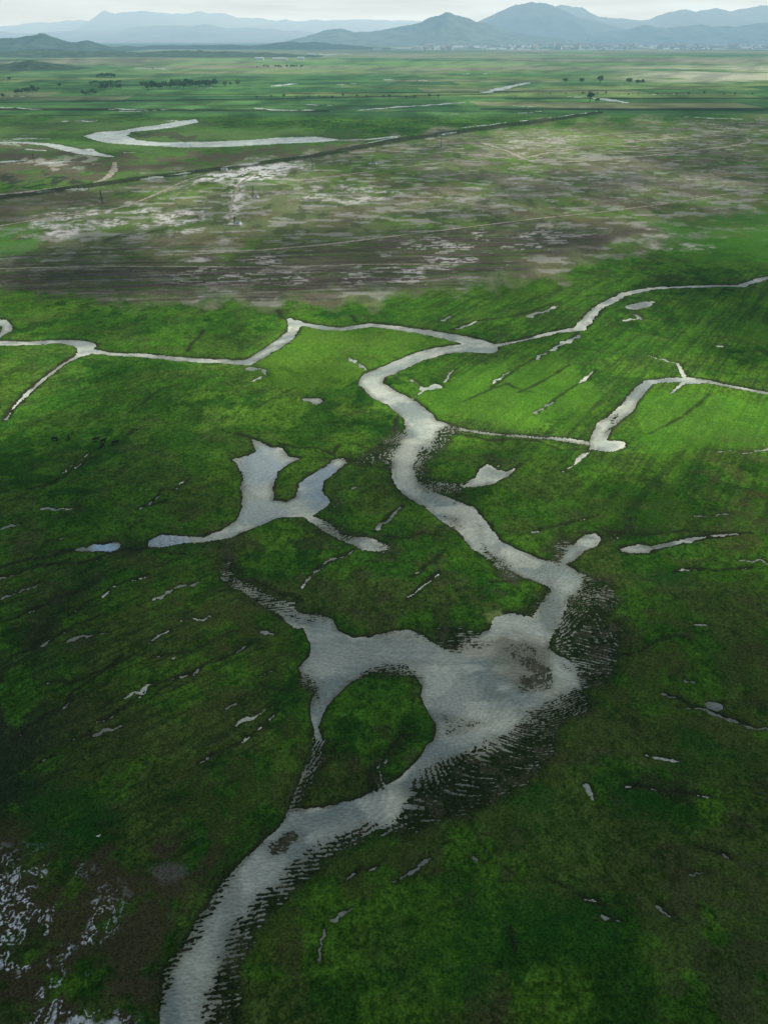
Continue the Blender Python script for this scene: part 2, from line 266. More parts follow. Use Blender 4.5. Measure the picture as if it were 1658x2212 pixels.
zone([(850,335),(1250,350),(1650,330),(1650,420),(1200,450),(900,400)],40,(.16,.14,.11),.45,mod=ss(.42,.55,pn2))
zone([(1000,275),(1280,262),(1500,290),(1300,330),(1080,335)],30,(.18,.24,.070),.6,mod=.4+.6*ss(.42,.55,pn))
zone([(1400,480),(1950,430),(1950,560),(1500,570)],34,(.055,.160,.020),.9,mod=.6+.4*ss(.4,.55,pn2))
zone([(-60,485),(90,485),(90,530),(30,560),(-60,540)],14,(.07,.20,.03),.7,mod=ss(.4,.6,pn2))
sal=ss(.46,.60,fbm(X/24+11,Y/20+3,7,4)); salf=ss(.46,.58,fbm(X/5,Y/5,6,1)); sal=sal*(.15+.85*salf)
pw=ss(.46,.54,fbm(X/7+51,Y/9,7,3))
zone([(430,386),(510,364),(640,350),(672,357),(580,385),(520,400),(480,396)],10,(.68,.67,.64),1.3,mod=pw,wa=16)
zone([(500,395),(530,395),(522,440),(505,475),(492,470)],7,(.55,.54,.51),1.0,mod=pw,wa=8)
for pts,k in [([(400,385),(500,355),(640,345),(700,360),(560,400),(520,480),(480,480),(490,410)],.5),([(80,470),(250,450),(440,455),(460,500),(250,515),(60,510)],.75),([(640,420),(760,400),(900,410),(860,440),(700,445)],.6),([(1060,300),(1240,285),(1280,300),(1130,335)],.35),([(0,345),(190,340),(230,355),(100,370),(0,365)],1),([(1350,500),(1560,510),(1650,530),(1400,545)],.35),([(1080,380),(1330,370),(1300,400),(1100,405)],.4),([(0,300),(80,290),(60,320),(0,325)],.5),([(900,420),(1650,350),(1658,420),(1000,480)],.15),([(1480,158),(1750,165),(1750,182),(1500,178)],.9),([(1340,136),(1750,130),(1750,155),(1400,152)],.9),([(1250,125),(1750,112),(1750,122),(1300,132)],.5)]:
    zone(pts,18,(.54,.52,.48),k*1.4,mod=sal,wa=24)
sg3=ss(.54,.60,fbm((X+Y*.12)/12,(Y-X*.12)/1.6,5,6))*ss(.46,.60,fbm(X/22,Y/22,5,6))
zone([(350,560),(700,545),(1150,490),(1300,490),(1150,570),(900,615),(600,615),(380,610)],30,(.48,.46,.43),.75,mod=sg3)
zone([(-300,560),(350,570),(600,630),(350,645),(-300,640)],25,(.26,.24,.20),.4,mod=sg3)
# ---- left middle distance
zone([(-400,250),(300,255),(860,292),(640,340),(300,382),(-400,430)],12,(.085,.140,.045),.8,mod=.5+.5*ss(.42,.56,pn))
zone([(-400,300),(0,315),(120,318),(260,340),(600,322),(860,300),(640,338),(300,380),(160,398),(0,400),(-400,410)],8,(.105,.085,.058),.85,mod=ss(.36,.52,pn2))
zone([(0,385),(130,380),(190,395),(60,408),(0,410)],6,(.03,.04,.03),.8,mod=ss(.4,.55,fbm(X/10,Y/20,3,2)))
zone([(280,292),(420,290),(420,305),(300,303)],4,(.06,.05,.035),.7)
zone([(0,345),(200,338),(240,352),(110,368),(0,366)],8,(.40,.38,.32),.6,mod=ss(.45,.58,fbm(X/20,Y/30,6,4)))
# ---- far fields in long parcels
far=1-ss(240,262,V+10*(fbm(U/200,V/40,2,1)-.5))
a2=math.radians(-4); xr=X*math.cos(a2)-Y*math.sin(a2); yr=X*math.sin(a2)+Y*math.cos(a2)
pq=yr/190+.5*np.sin(xr/900)+1.6*fbm(X/700,Y/900,3,3)
pi_=np.floor(pq).astype(np.int64); pj=np.floor(xr/700+.37*pi_).astype(np.int64)
h1=TAB[0][pi_&255,pj&255]; h2=TAB[1][pi_&255,pj&255]
hb_=h1*.6+.4*fbm(X/260,Y/300,5,2)
fc=np.zeros_like(A)+np.array((.095,.200,.060),f32)
fc=mixc(fc,(.050,.125,.046),ss(.3,.6,hb_)); fc=mixc(fc,(.200,.270,.090),ss(.55,.75,hb_)*.8); fc=mixc(fc,(.26,.22,.15),(h2>.86)*.45)
fc*=(.65+.7*fbm(X/60,Y/120,5,3))[...,None]
ed=np.abs(pq%1-.5); fc=mixc(fc,(.018,.04,.018),ss(.44,.48,ed)*ss(150,175,V)*.65)
tv=1-ss(125,175,V+14*(fbm(U/160,V/20,3,4)-.5))
fc=mixc(fc,(.290,.300,.180),tv*ss(.35,.6,fbm(X/900,Y/700,5,2))*.9)
fc=mixc(fc,(.31,.25,.20),tv*ss(.50,.62,fbm(X/1500+4,Y/800,6,6))*.8)
fc=mixc(fc,(.18,.32,.09),tv*ss(.54,.66,fbm(X/1100+14,Y/500,6,1))*.8)
pr2=ss(1250,1500,U)*(1-ss(10,24,np.abs(V-160)))*ss(.38,.52,fbm(X/300,Y/300,5,3)); fc=mixc(fc,(.50,.49,.36),pr2*.8)
twn=(1-ss(104,111,V))*ss(780,1000,U)*ss(.32,.52,fbm(X/260,Y/900,5,5)); fc=mixc(fc,(.66,.66,.65),twn*.85)
fc=mixc(fc,(.05,.09,.07),(1-ss(112,120,V))*ss(.46,.6,fbm(X/900+8,Y/1400,5,0))*.5)
A=A*(1-far[...,None])+fc*far[...,None]
# dark ditches
Dd=np.full(U.shape,60.0)
canal=[(-100,440,50),(0,431,50),(150,410,50),(300,389,48),(480,367,46),(640,345,46),(870,303,48),(1000,285,48),(1150,265,48),(1290,244,40)]
ditch=[canal,[(-130,236,60),(400,238,50),(700,240,40)],[(1050,236,50),(1790,238,70)],[(0,222,30),(600,214,30),(1050,204,30)],[(300,206,24),(1300,196,24)],[(0,252,16),(300,248,16)],[(1100,214,30),(1790,212,30)],
[(178,765,26),(140,785,22),(100,815,22),(60,850,22),(30,880,20),(10,912,14)],
[(600,672,8),(610,690,10),(628,690,8)],[(760,684,5),(770,698,8)],[(405,762,6),(440,715,5)],[(975,715,8),(1035,694,5),(1110,685,5),(1200,655,4)],[(960,934,10),(1100,950,7),(1270,970,7)],[(1120,850,4),(1230,790,4)],[(1400,940,4),(1500,880,5),(1530,855,3)],[(1000,870,4),(1100,830,4)],[(650,1272,9),(680,1232,10),(762,1188,9)],[(810,1150,9),(870,1095,8)],[(880,1295,6),(950,1235,6)],[(280,940,8),(310,925,5)],[(330,1095,6),(360,1085,4)],[(840,1160,6),(950,1160,4)],[(715,985,6),(735,962,5)],[(510,940,5),(545,948,8)],[(1100,2010,8),(1110,2060,6)],[(1090,830,4),(1150,850,3)],[(340,500,4),(230,520,4)],[(715,1625,6),(745,1602,5)],[(800,1700,12),(798,1670,10),(868,1590,8)],[(0,1232,6),(60,1210,8),(200,1188,10),(330,1184,8)],[(1180,1540,6),(1270,1535,5)],[(560,1480,4),(640,1500,4)],
[(740,990,9),(800,1004,8),(850,1016,8)],[(790,980,8),(860,950,8)],[(700,1040,6),(760,1000,6)],[(480,1190,9),(500,1250,10)],[(490,1245,8),(560,1262,5)],[(1060,1260,5),(1200,1250,4)],[(1150,900,3),(1290,800,3)],[(1060,840,3),(1250,720,3)],[(1340,1150,4),(1480,1150,4),(1620,1155,3)],[(270,900,3),(400,830,3)],[(560,880,3),(640,840,3)],[(1350,1190,30),(1430,1182,14),(1500,1166,12),(1600,1154,6)],[(760,960,5),(860,1000,6)],[(600,960,5),(720,985,6)],[(860,900,6),(850,930,6)]]+rills
for r in ditch: line_into(Dd,r if r[0][1]<450 else wiggle(r,.05,3,.6),m=40 if r[0][1]>450 else 12)
A=mixc(A,(.024,.028,.014),(1-ss(-.5,1.2,(Dd+amp*w1*1.6+amp*.5*w2)/(4*S+.2)))*.80)
zb=np.full(U.shape,60.0); line_into(zb,canal,m=12)
z=z+np.where(Dn>0,1.2*(1-ss(0,1,zb/6)),0)
# banks
bank=(1-ss(0,1,De/(9*S+.25)*(1.3-w1*3)))
bankp=(1-ss(0,1,Dpe/(8*S+.2)*(1.2-w1*2)))*.5
A=mixc(A,(.028,.028,.016),np.where(De>-5,np.maximum(bank,bankp),0)*.9*(.3+.7*near)*(V>180))
A=mixc(A,(.024,.036,.014),np.clip(reed*1.25,0,1)*.88)
A=mixc(A,(.12,.11,.07),reed*ss(.50,.62,fbm(X/3,Y/3,5,5))*.4)
A=mixc(A,(.13,.12,.085),shoal*.6)
g,m_=zmask([(1050,1330),(1080,1322),(1090,1335),(1055,1345)],6,wa=5); A[g]=mixc(A[g],(.20,.26,.08),m_*.8)
A=np.clip(A,.004,.9)
def grid_mesh(name,x,y,z,cols=None,fl=None):
    r,c=x.shape; n=r*c
    me=bpy.data.meshes.new(name); me.vertices.add(n)
    me.vertices.foreach_set('co',np.stack([x,y,z],-1).astype(f32).ravel())
    i=(np.arange(r-1)[:,None]*c+np.arange(c-1)[None,:]).ravel()
    q_=np.stack([i,i+1,i+c+1,i+c],-1).astype(np.int32)
    me.loops.add(q_.size); me.loops.foreach_set('vertex_index',q_.ravel())
    me.polygons.add(len(i)); me.polygons.foreach_set('loop_start',np.arange(0,q_.size,4,dtype=np.int32))
    me.update(calc_edges=True)
    if cols is not None:
        at=me.attributes.new('tint','FLOAT_COLOR','POINT')
        at.data.foreach_set('color',np.concatenate([cols,np.ones((r,c,1))],-1).astype(f32).ravel())
    if fl is not None:
        at=me.attributes.new('dens','FLOAT','POINT'); at.data.foreach_set('value',fl.astype(f32).ravel())
    o=bpy.data.objects.new(name,me); C.objects.link(o); return o
# ---------------------------------------------------------------- materials
def newmat(name):
    m=bpy.data.materials.new(name); m.use_nodes=True; nt=m.node_tree; nt.nodes.clear()
    try: m.cycles.emission_sampling='NONE'
    except Exception as e: print(e)
    return m,nt
def N(nt,t,**k):
    n=nt.nodes.new(t)
    for a,b in k.items(): setattr(n,a,b)
    return n
def painted_haze(nt,sh):  # airlight painted into the material as emission, growing with world Y
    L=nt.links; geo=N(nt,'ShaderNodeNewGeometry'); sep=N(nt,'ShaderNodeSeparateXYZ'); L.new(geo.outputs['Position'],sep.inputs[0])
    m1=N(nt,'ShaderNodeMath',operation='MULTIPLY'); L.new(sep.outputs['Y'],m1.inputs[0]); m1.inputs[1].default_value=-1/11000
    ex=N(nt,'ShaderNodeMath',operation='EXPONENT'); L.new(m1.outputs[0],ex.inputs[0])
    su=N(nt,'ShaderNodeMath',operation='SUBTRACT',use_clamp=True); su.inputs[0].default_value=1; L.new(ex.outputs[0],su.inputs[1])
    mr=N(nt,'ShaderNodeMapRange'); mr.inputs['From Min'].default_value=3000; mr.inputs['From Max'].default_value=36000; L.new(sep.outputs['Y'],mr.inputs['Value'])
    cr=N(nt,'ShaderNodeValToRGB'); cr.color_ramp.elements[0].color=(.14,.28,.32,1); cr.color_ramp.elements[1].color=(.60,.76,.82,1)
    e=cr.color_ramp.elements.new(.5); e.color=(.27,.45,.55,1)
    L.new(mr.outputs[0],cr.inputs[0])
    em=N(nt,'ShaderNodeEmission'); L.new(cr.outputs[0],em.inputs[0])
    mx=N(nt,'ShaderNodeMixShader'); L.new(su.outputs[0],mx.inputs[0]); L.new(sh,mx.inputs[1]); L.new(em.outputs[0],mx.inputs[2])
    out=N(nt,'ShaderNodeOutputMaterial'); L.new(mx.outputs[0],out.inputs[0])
def simple(name,col,rough=.85,nscale=1.0,var=.35,hz=True,attr=False,bump=0,metal=0,detail=3):
    m,nt=newmat(name); L=nt.links
    geo=N(nt,'ShaderNodeNewGeometry')
    no=N(nt,'ShaderNodeTexNoise'); no.inputs['Scale'].default_value=nscale; no.inputs['Detail'].default_value=detail; L.new(geo.outputs['Position'],no.inputs['Vector'])
    mr=N(nt,'ShaderNodeMapRange'); mr.inputs['From Min'].default_value=.3; mr.inputs['From Max'].default_value=.7; mr.inputs['To Min'].default_value=1-var; mr.inputs['To Max'].default_value=1+var; L.new(no.outputs['Fac'],mr.inputs['Value'])
    mu=N(nt,'ShaderNodeVectorMath',operation='MULTIPLY')
    if attr:
        at=N(nt,'ShaderNodeAttribute',attribute_name='tint'); L.new(at.outputs['Color'],mu.inputs[0])
    else: mu.inputs[0].default_value=col
    cb=N(nt,'ShaderNodeCombineXYZ')
    for k in range(3): L.new(mr.outputs[0],cb.inputs[k])
    L.new(cb.outputs[0],mu.inputs[1])
    if attr:
        pb=N(nt,'ShaderNodeBsdfDiffuse'); L.new(mu.outputs[0],pb.inputs['Color'])
    else:
        pb=N(nt,'ShaderNodeBsdfPrincipled'); pb.inputs['Roughness'].default_value=rough; pb.inputs['Metallic'].default_value=metal
        pb.inputs['Specular IOR Level'].default_value=.15
        L.new(mu.outputs[0],pb.inputs['Base Color'])
    if bump:
        bp=N(nt,'ShaderNodeBump'); bp.inputs['Strength'].default_value=.9; bp.inputs['Distance'].default_value=bump
        L.new(no.outputs['Fac'],bp.inputs['Height']); L.new(bp.outputs[0],pb.inputs['Normal'])
    if hz: painted_haze(nt,pb.outputs[0])
    else:
        out=N(nt,'ShaderNodeOutputMaterial'); L.new(pb.outputs[0],out.inputs[0])
    return m
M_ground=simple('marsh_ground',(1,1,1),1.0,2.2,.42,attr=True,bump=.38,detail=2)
def tagS(o): o['kind']='structure'; return o
go=tagS(grid_mesh('ground',X,Y,z,cols=A)); go.data.materials.append(M_ground)
# water with silt, shoals and deeper stretches
r_=np.nonzero(ys>112)[0][6::2]; c_=np.nonzero((xs>-130)&(xs<1790))[0][::2]
ix=np.ix_(r_,c_)
wX,wY,wU,wV,wS,wD,wR=X[ix],Y[ix],U[ix],V[ix],S[ix],De[ix],reed[ix]
W=np.zeros(wX.shape+(3,),f32)+np.array((.44,.46,.41),f32)
W=mixc(W,(.20,.24,.235),ss(.40,.60,fbm(wX/30,wY/18,5,3))*.85)
W=mixc(W,(.62,.62,.54),ss(.52,.66,fbm(wX/12+5,wY/7,6,1))*.55)
edge_=ss(-16,-3,wD/wS); W=mixc(W,(.70,.68,.57),edge_*ss(.46,.60,fbm(wX/14,wY/14,3,6))*.6)
W=mixc(W,(.16,.17,.14),edge_*ss(.40,.54,fbm(wX/14+50,wY/14,3,2))*.75)
def wz(px,py,rx,ry,c,k):
    global W
    d=((wU-px)/rx)**2+((wV-py)/ry)**2; W=mixc(W,c,(1-ss(.2,1.2,d+1.2*(fbm(wX/5,wY/5,5,5)-.5)))*k)
wz(1040,1400,60,28,(.44,.42,.33),.8); wz(1120,1420,80,60,(.20,.19,.14),.8); wz(1180,1480,50,30,(.48,.46,.37),.6); wz(1260,1330,60,60,(.26,.25,.19),.7)
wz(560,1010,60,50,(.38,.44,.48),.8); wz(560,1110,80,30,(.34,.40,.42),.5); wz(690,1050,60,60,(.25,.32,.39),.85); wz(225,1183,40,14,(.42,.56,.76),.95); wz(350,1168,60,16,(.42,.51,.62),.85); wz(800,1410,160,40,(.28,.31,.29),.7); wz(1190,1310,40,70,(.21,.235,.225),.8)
wz(980,1500,70,50,(.52,.52,.46),.5); wz(1060,1560,90,30,(.60,.59,.49),.5); wz(860,1740,40,50,(.78,.75,.60),.6); wz(430,2120,50,130,(.56,.55,.46),.5); wz(500,1960,30,120,(.24,.26,.23),.65); wz(880,1000,30,60,(.64,.63,.54),.5); wz(1000,1130,60,40,(.48,.47,.40),.5); wz(700,1780,120,24,(.28,.31,.28),.6); wz(700,1420,60,50,(.42,.44,.40),.5)
W=mixc(W,(.16,.165,.12),wR*.6)
W*=(.91+.18*(.5+.5*rows[ix])*ss(700,1200,wV))[...,None]
W*=np.where(wV<500,1.2,1.0)[...,None]
wo=tagS(grid_mesh('water',wX,wY,wX*0,cols=np.clip(W*np.array((1.03,1.06,1.00)),0,.85)))
m,nt=newmat('turbid_water'); L=nt.links
geo=N(nt,'ShaderNodeNewGeometry')
at=N(nt,'ShaderNodeAttribute',attribute_name='tint')
mp=N(nt,'ShaderNodeMapping'); mp.inputs['Scale'].default_value=(.8,2.4,1); mp.inputs['Rotation'].default_value=(0,0,.3); L.new(geo.outputs['Position'],mp.inputs[0])
wv=N(nt,'ShaderNodeTexNoise'); wv.inputs['Scale'].default_value=1.1; wv.inputs['Detail'].default_value=2; wv.inputs['Distortion'].default_value=.6; L.new(mp.outputs[0],wv.inputs['Vector'])
mr=N(nt,'ShaderNodeMapRange'); mr.inputs['From Min'].default_value=.3; mr.inputs['From Max'].default_value=.7; mr.inputs['To Min'].default_value=.72; mr.inputs['To Max'].default_value=1.20; L.new(wv.outputs['Fac'],mr.inputs['Value'])
vm=N(nt,'ShaderNodeVectorMath',operation='SCALE'); L.new(at.outputs['Color'],vm.inputs[0]); L.new(mr.outputs[0],vm.inputs['Scale'])  # ripple shading painted into the water colour, from the bump's own noise
pb=N(nt,'ShaderNodeBsdfPrincipled'); pb.inputs['Roughness'].default_value=.16; pb.inputs['IOR'].default_value=1.33; L.new(vm.outputs[0],pb.inputs['Base Color'])
bp=N(nt,'ShaderNodeBump'); bp.inputs['Strength'].default_value=.4; bp.inputs['Distance'].default_value=.2; L.new(wv.outputs['Fac'],bp.inputs['Height']); L.new(bp.outputs[0],pb.inputs['Normal'])
painted_haze(nt,pb.outputs[0]); wo.data.materials.append(m)
# reeds: short dark blades on the tufts of the wet margins
M_reed=simple('reed_blades',(.028,.050,.016),.9,.6,.5)
vis=(V>560)&(V<2350)&(U>-120)&(U<1780)
fr=np.clip(1-np.abs(De)/(6*S+.2),0,1)*ss(.40,.62,lowf)*.3
pr_=np.where(vis,np.clip(reed*.8*ss(-.15,.3,lvl)+fr,0,1),0)*np.clip((V-500)/900,.25,1)*(1-.6*shoal)
cand=np.nonzero((rng.rand(*U.shape)<pr_*.26).ravel())[0]
if len(cand)>65000: cand=rng.choice(cand,65000,replace=False)
bx_=X.ravel()[cand]+rng.randn(len(cand))*.15; by_=Y.ravel()[cand]+rng.randn(len(cand))*.15; bz=np.maximum(z.ravel()[cand],-.02)-.05; bs=np.clip(S.ravel()[cand]/.12,.8,2.0)
vs_=[]
for k in range(3):
    th=rng.rand(len(cand))*math.pi+k*2.1; w_=(.06+.09*rng.rand(len(cand)))*bs; h_=(.16+.26*rng.rand(len(cand)))*bs**.5; le=.25*rng.randn(len(cand)); le2=.25*rng.randn(len(cand))
    ox_=np.cos(th)*w_; oy_=np.sin(th)*w_
    vs_+=[np.stack([bx_-ox_,by_-oy_,bz],-1),np.stack([bx_+ox_,by_+oy_,bz],-1),np.stack([bx_+le*w_*2,by_+le2*w_*2,bz+h_],-1)]
vv=np.stack(vs_,1).reshape(-1,3)
me=bpy.data.meshes.new('reeds'); me.vertices.add(len(vv)); me.vertices.foreach_set('co',vv.astype(f32).ravel())
me.loops.add(len(vv)); me.loops.foreach_set('vertex_index',np.arange(len(vv),dtype=np.int32)); me.polygons.add(len(vv)//3); me.polygons.foreach_set('loop_start',np.arange(0,len(vv),3,dtype=np.int32)); me.update(calc_edges=True)
me.materials.append(M_reed); ro=bpy.data.objects.new('reeds',me); C.objects.link(ro); ro['kind']='stuff'; ro['label']='dark reed tufts fringing the muddy channels and shallows'; ro['category']='reeds'
print('reed clumps',len(cand))
# ---------------------------------------------------------------- light
SD=Vector((.62,.18,.80)).normalized()
sun=bpy.data.lights.new('sun','SUN'); sun.energy=5.0; sun.angle=math.radians(.5); sun.color=(1,.97,.90)
so=bpy.data.objects.new('sun',sun); C.objects.link(so); so.rotation_euler=SD.to_track_quat('Z','Y').to_euler()
w=bpy.data.worlds.new('World'); sc.world=w; w.use_nodes=True; nt=w.node_tree; nt.nodes.clear(); L=nt.links
sk=N(nt,'ShaderNodeTexSky',sky_type='NISHITA'); sk.sun_disc=False; sk.sun_elevation=math.asin(SD.z); sk.sun_rotation=math.atan2(SD.x,SD.y); sk.air_density=1.0; sk.dust_density=.3; sk.ozone_density=2
tc=N(nt,'ShaderNodeTexCoord'); sx=N(nt,'ShaderNodeSeparateXYZ'); L.new(tc.outputs['Generated'],sx.inputs[0])
mpw=N(nt,'ShaderNodeMapping'); mpw.inputs['Scale'].default_value=(4,4,40); L.new(tc.outputs['Generated'],mpw.inputs[0])
nw=N(nt,'ShaderNodeTexNoise'); nw.inputs['Scale'].default_value=1.6; nw.inputs['Detail'].default_value=5; L.new(mpw.outputs[0],nw.inputs['Vector'])
mrw=N(nt,'ShaderNodeMapRange'); mrw.inputs['From Min'].default_value=.03; mrw.inputs['From Max'].default_value=.22; mrw.inputs['To Min'].default_value=1; mrw.inputs['To Max'].default_value=.22; L.new(sx.outputs['Z'],mrw.inputs['Value'])
mrn=N(nt,'ShaderNodeMapRange'); mrn.inputs['From Min'].default_value=.3; mrn.inputs['From Max'].default_value=.65; mrn.inputs['To Min'].default_value=.78; mrn.inputs['To Max'].default_value=1.0; L.new(nw.outputs['Fac'],mrn.inputs['Value'])
mw=N(nt,'ShaderNodeMath',operation='MULTIPLY'); L.new(mrw.outputs[0],mw.inputs[0]); L.new(mrn.outputs[0],mw.inputs[1])
mxw=N(nt,'ShaderNodeMix',data_type='RGBA'); L.new(mw.outputs[0],mxw.inputs[0]); L.new(sk.outputs[0],mxw.inputs[6]); mxw.inputs[7].default_value=(16.6,18.4,18.4,1)
bg=N(nt,'ShaderNodeBackground'); bg.inputs[1].default_value=.05; L.new(mxw.outputs[2],bg.inputs[0])
wo_=N(nt,'ShaderNodeOutputWorld'); L.new(bg.outputs[0],wo_.inputs[0])
# clouds above, out of frame, shading the marsh
TP=[(100,2150,.02),(450,2100,.05),(800,2150,.06),(1500,2150,.05),(100,1800,.02),(800,1800,.08),(1500,1800,.05),(100,1400,.04),(800,1400,.12),(1500,1400,.08),(200,1100,.13),(800,1100,.17),(1400,1100,.22),(200,950,.26),(700,930,.38),(1100,1010,.32),(1500,1000,.42),(50,810,1),(300,850,.32),(600,860,.45),(850,760,1),(780,740,1),(1050,880,1),(1400,880,1),(1250,850,1),(1600,900,1),(1620,750,.3),(700,720,1),(900,690,1),(1200,760,.55),(200,700,.45),(450,720,.6),(1100,650,.45),(1500,650,.25),(800,600,.25),(200,600,.25),(1500,540,.38),(300,540,.35),(800,520,.3),(1200,500,.42),(1600,470,.55),(300,460,.6),(800,430,.55),(1300,420,.48),(500,380,1),(100,360,.8),(1150,300,1),(1350,300,.6),(1600,330,.45),(800,320,.55),(400,290,.7),(900,270,.5),(1150,255,.6),(800,215,.45),(1500,215,.3),(200,215,.45),(700,165,1),(500,150,1),(300,165,.7),(1450,155,1),(1600,150,1),(1000,160,1),(800,130,.8),(1400,125,.6),(200,130,.7)]
cy_=np.concatenate([[3400,3000,2700],np.arange(2500,500,-20.),np.arange(500,112,-4.)]); cx_=np.arange(-900,2560,20.)
CU,CV=np.meshgrid(cx_,cy_); gx,gy,_=gnd(CU,CV)
num=0;den=0
for a,b,t in TP:
    wgt=1/(((CU-a)/1.0)**2+((CV-b)*(1.5 if b>700 else 3.0))**2+900)**1.8; num=num+wgt*t; den=den+wgt
T=num/den
T=T*(.55+.9*ss(.3,.7,fbm(gx/80,gy/110,5,3)))
HC=900.; sh=HC/SD.z
dens=1-np.clip(T,0,1)
edge=np.minimum(1,np.minimum((CU+900)/300,(2530-CU)/300)); dens*=np.clip(edge,0,1)
dens[-4:]*=np.array([.75,.5,.25,0])[:,None]
cl=grid_mesh('clouds',gx+SD.x*sh,gy+SD.y*sh,HC+40*(fbm(gx/200,gy/200,3,1)-.5),fl=dens); tagS(cl)
m,nt=newmat('cloud_vapour'); L=nt.links
at=N(nt,'ShaderNodeAttribute',attribute_name='dens')
tr=N(nt,'ShaderNodeBsdfTransparent'); tl=N(nt,'ShaderNodeBsdfTranslucent'); tl.inputs[0].default_value=(.135,.138,.132,1); df=N(nt,'ShaderNodeBsdfDiffuse'); df.inputs[0].default_value=(.5,.5,.5,1)
a1=N(nt,'ShaderNodeAddShader'); L.new(tl.outputs[0],a1.inputs[0]); L.new(df.outputs[0],a1.inputs[1])
mx=N(nt,'ShaderNodeMixShader'); L.new(at.outputs['Fac'],mx.inputs[0]); L.new(tr.outputs[0],mx.inputs[1]); L.new(a1.outputs[0],mx.inputs[2])
out=N(nt,'ShaderNodeOutputMaterial'); L.new(mx.outputs[0],out.inputs[0]); cl.data.materials.append(m)
# ---------------------------------------------------------------- mountains
def ridge(name,pts,Dd_,depth,col,seed,rough=.25,ny=44,nx=300,jit=3.0):
    px=np.array([p[0] for p in pts],float); py=np.array([p[1] for p in pts],float)
    u=np.linspace(px[0],px[-1],nx)
    yy=np.interp(u,px,py)+jit*2*(fbm(u/38+seed*3,u*0+seed,4,seed)-.5)
    cxs,cz=at_depth(u,yy,Dd_)
    cz=np.maximum(cz,0)
    k=np.ones(3)/3; cz=np.convolve(np.pad(cz,1,'edge'),k,'valid')
    v=np.linspace(-1,1,ny)[:,None]
    XX=cxs[None,:]*(1+0*v); YY=Dd_+v*depth+0*XX
    YY=YY+(fbm(XX/(depth*.6)+seed,XX*0+seed,2,seed)-.5)*depth*.5
    pr=np.clip(1-np.abs(v),0,1)**1.25
    nz=fbm(XX/(depth*.22)+seed,YY/(depth*.45),5,seed)
    rg=1-np.abs(2*nz-1)
    ZZ=cz[None,:]*pr*(1+rough*(rg-.75)*2*(.25+.75*(1-pr)))
    ZZ=np.where(np.abs(v)>=.999,-30,ZZ)
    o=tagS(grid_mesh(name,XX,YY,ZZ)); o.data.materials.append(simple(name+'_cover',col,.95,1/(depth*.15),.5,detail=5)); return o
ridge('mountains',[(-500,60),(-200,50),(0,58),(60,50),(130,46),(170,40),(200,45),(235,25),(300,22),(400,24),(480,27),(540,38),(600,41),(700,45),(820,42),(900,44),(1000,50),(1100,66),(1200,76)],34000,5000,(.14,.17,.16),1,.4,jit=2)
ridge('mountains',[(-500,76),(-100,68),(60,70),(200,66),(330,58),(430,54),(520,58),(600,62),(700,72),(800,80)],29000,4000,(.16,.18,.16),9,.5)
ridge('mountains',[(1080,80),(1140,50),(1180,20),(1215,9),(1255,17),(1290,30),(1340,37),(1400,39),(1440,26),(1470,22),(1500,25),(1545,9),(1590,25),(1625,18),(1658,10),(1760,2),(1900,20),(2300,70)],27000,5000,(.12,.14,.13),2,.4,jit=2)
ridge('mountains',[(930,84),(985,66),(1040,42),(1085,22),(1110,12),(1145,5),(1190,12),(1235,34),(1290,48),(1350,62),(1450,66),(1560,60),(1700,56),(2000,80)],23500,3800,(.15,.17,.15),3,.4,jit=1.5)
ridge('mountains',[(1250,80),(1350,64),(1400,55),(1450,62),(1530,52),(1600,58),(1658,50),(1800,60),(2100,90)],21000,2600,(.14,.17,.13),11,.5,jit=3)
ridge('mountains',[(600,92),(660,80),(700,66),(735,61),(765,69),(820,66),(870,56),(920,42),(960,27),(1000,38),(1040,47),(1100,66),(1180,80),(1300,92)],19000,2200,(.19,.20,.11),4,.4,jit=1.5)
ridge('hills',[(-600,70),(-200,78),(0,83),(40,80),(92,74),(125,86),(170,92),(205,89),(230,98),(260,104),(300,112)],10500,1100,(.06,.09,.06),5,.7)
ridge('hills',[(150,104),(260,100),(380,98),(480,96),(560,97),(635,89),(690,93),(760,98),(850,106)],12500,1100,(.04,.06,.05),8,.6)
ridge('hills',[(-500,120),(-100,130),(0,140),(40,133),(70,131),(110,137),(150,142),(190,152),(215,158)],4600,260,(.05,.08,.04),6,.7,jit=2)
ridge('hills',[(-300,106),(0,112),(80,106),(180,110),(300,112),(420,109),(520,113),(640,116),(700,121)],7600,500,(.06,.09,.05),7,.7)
# ---------------------------------------------------------------- small builders
def link(name,bm,mats,parent=None,smooth=False):
    me=bpy.data.meshes.new(name); bm.to_mesh(me); bm.free()
    for m_ in mats: me.materials.append(m_)
    if smooth:
        for p in me.polygons: p.use_smooth=True
    o=bpy.data.objects.new(name,me); C.objects.link(o)
    if parent: o.parent=parent
    return o
def thing(name,label,cat,loc,rz=0,group=None,sc_=1):
    o=bpy.data.objects.new(name,None); C.objects.link(o); o.location=loc; o.rotation_euler=(0,0,rz); o.scale=(sc_,)*3
    o['label']=label; o['category']=cat
    if group:o['group']=group
    return o
def box(bm,c,s,mi=0,rz=0):
    r=bmesh.ops.create_cube(bm,size=1,matrix=Matrix.Translation(c)@Matrix.Rotation(rz,4,'Z')@Matrix.Diagonal((s[0],s[1],s[2],1)))
    for v in r['verts']:
        for f_ in v.link_faces: f_.material_index=mi
def tube(bm,a,b,ra,rb,n=7):
    a=Vector(a);b=Vector(b);d=(b-a)
    bmesh.ops.create_cone(bm,cap_ends=True,segments=n,radius1=ra,radius2=rb,depth=d.length,matrix=Matrix.Translation((a+b)/2)@d.to_track_quat('Z','Y').to_matrix().to_4x4())
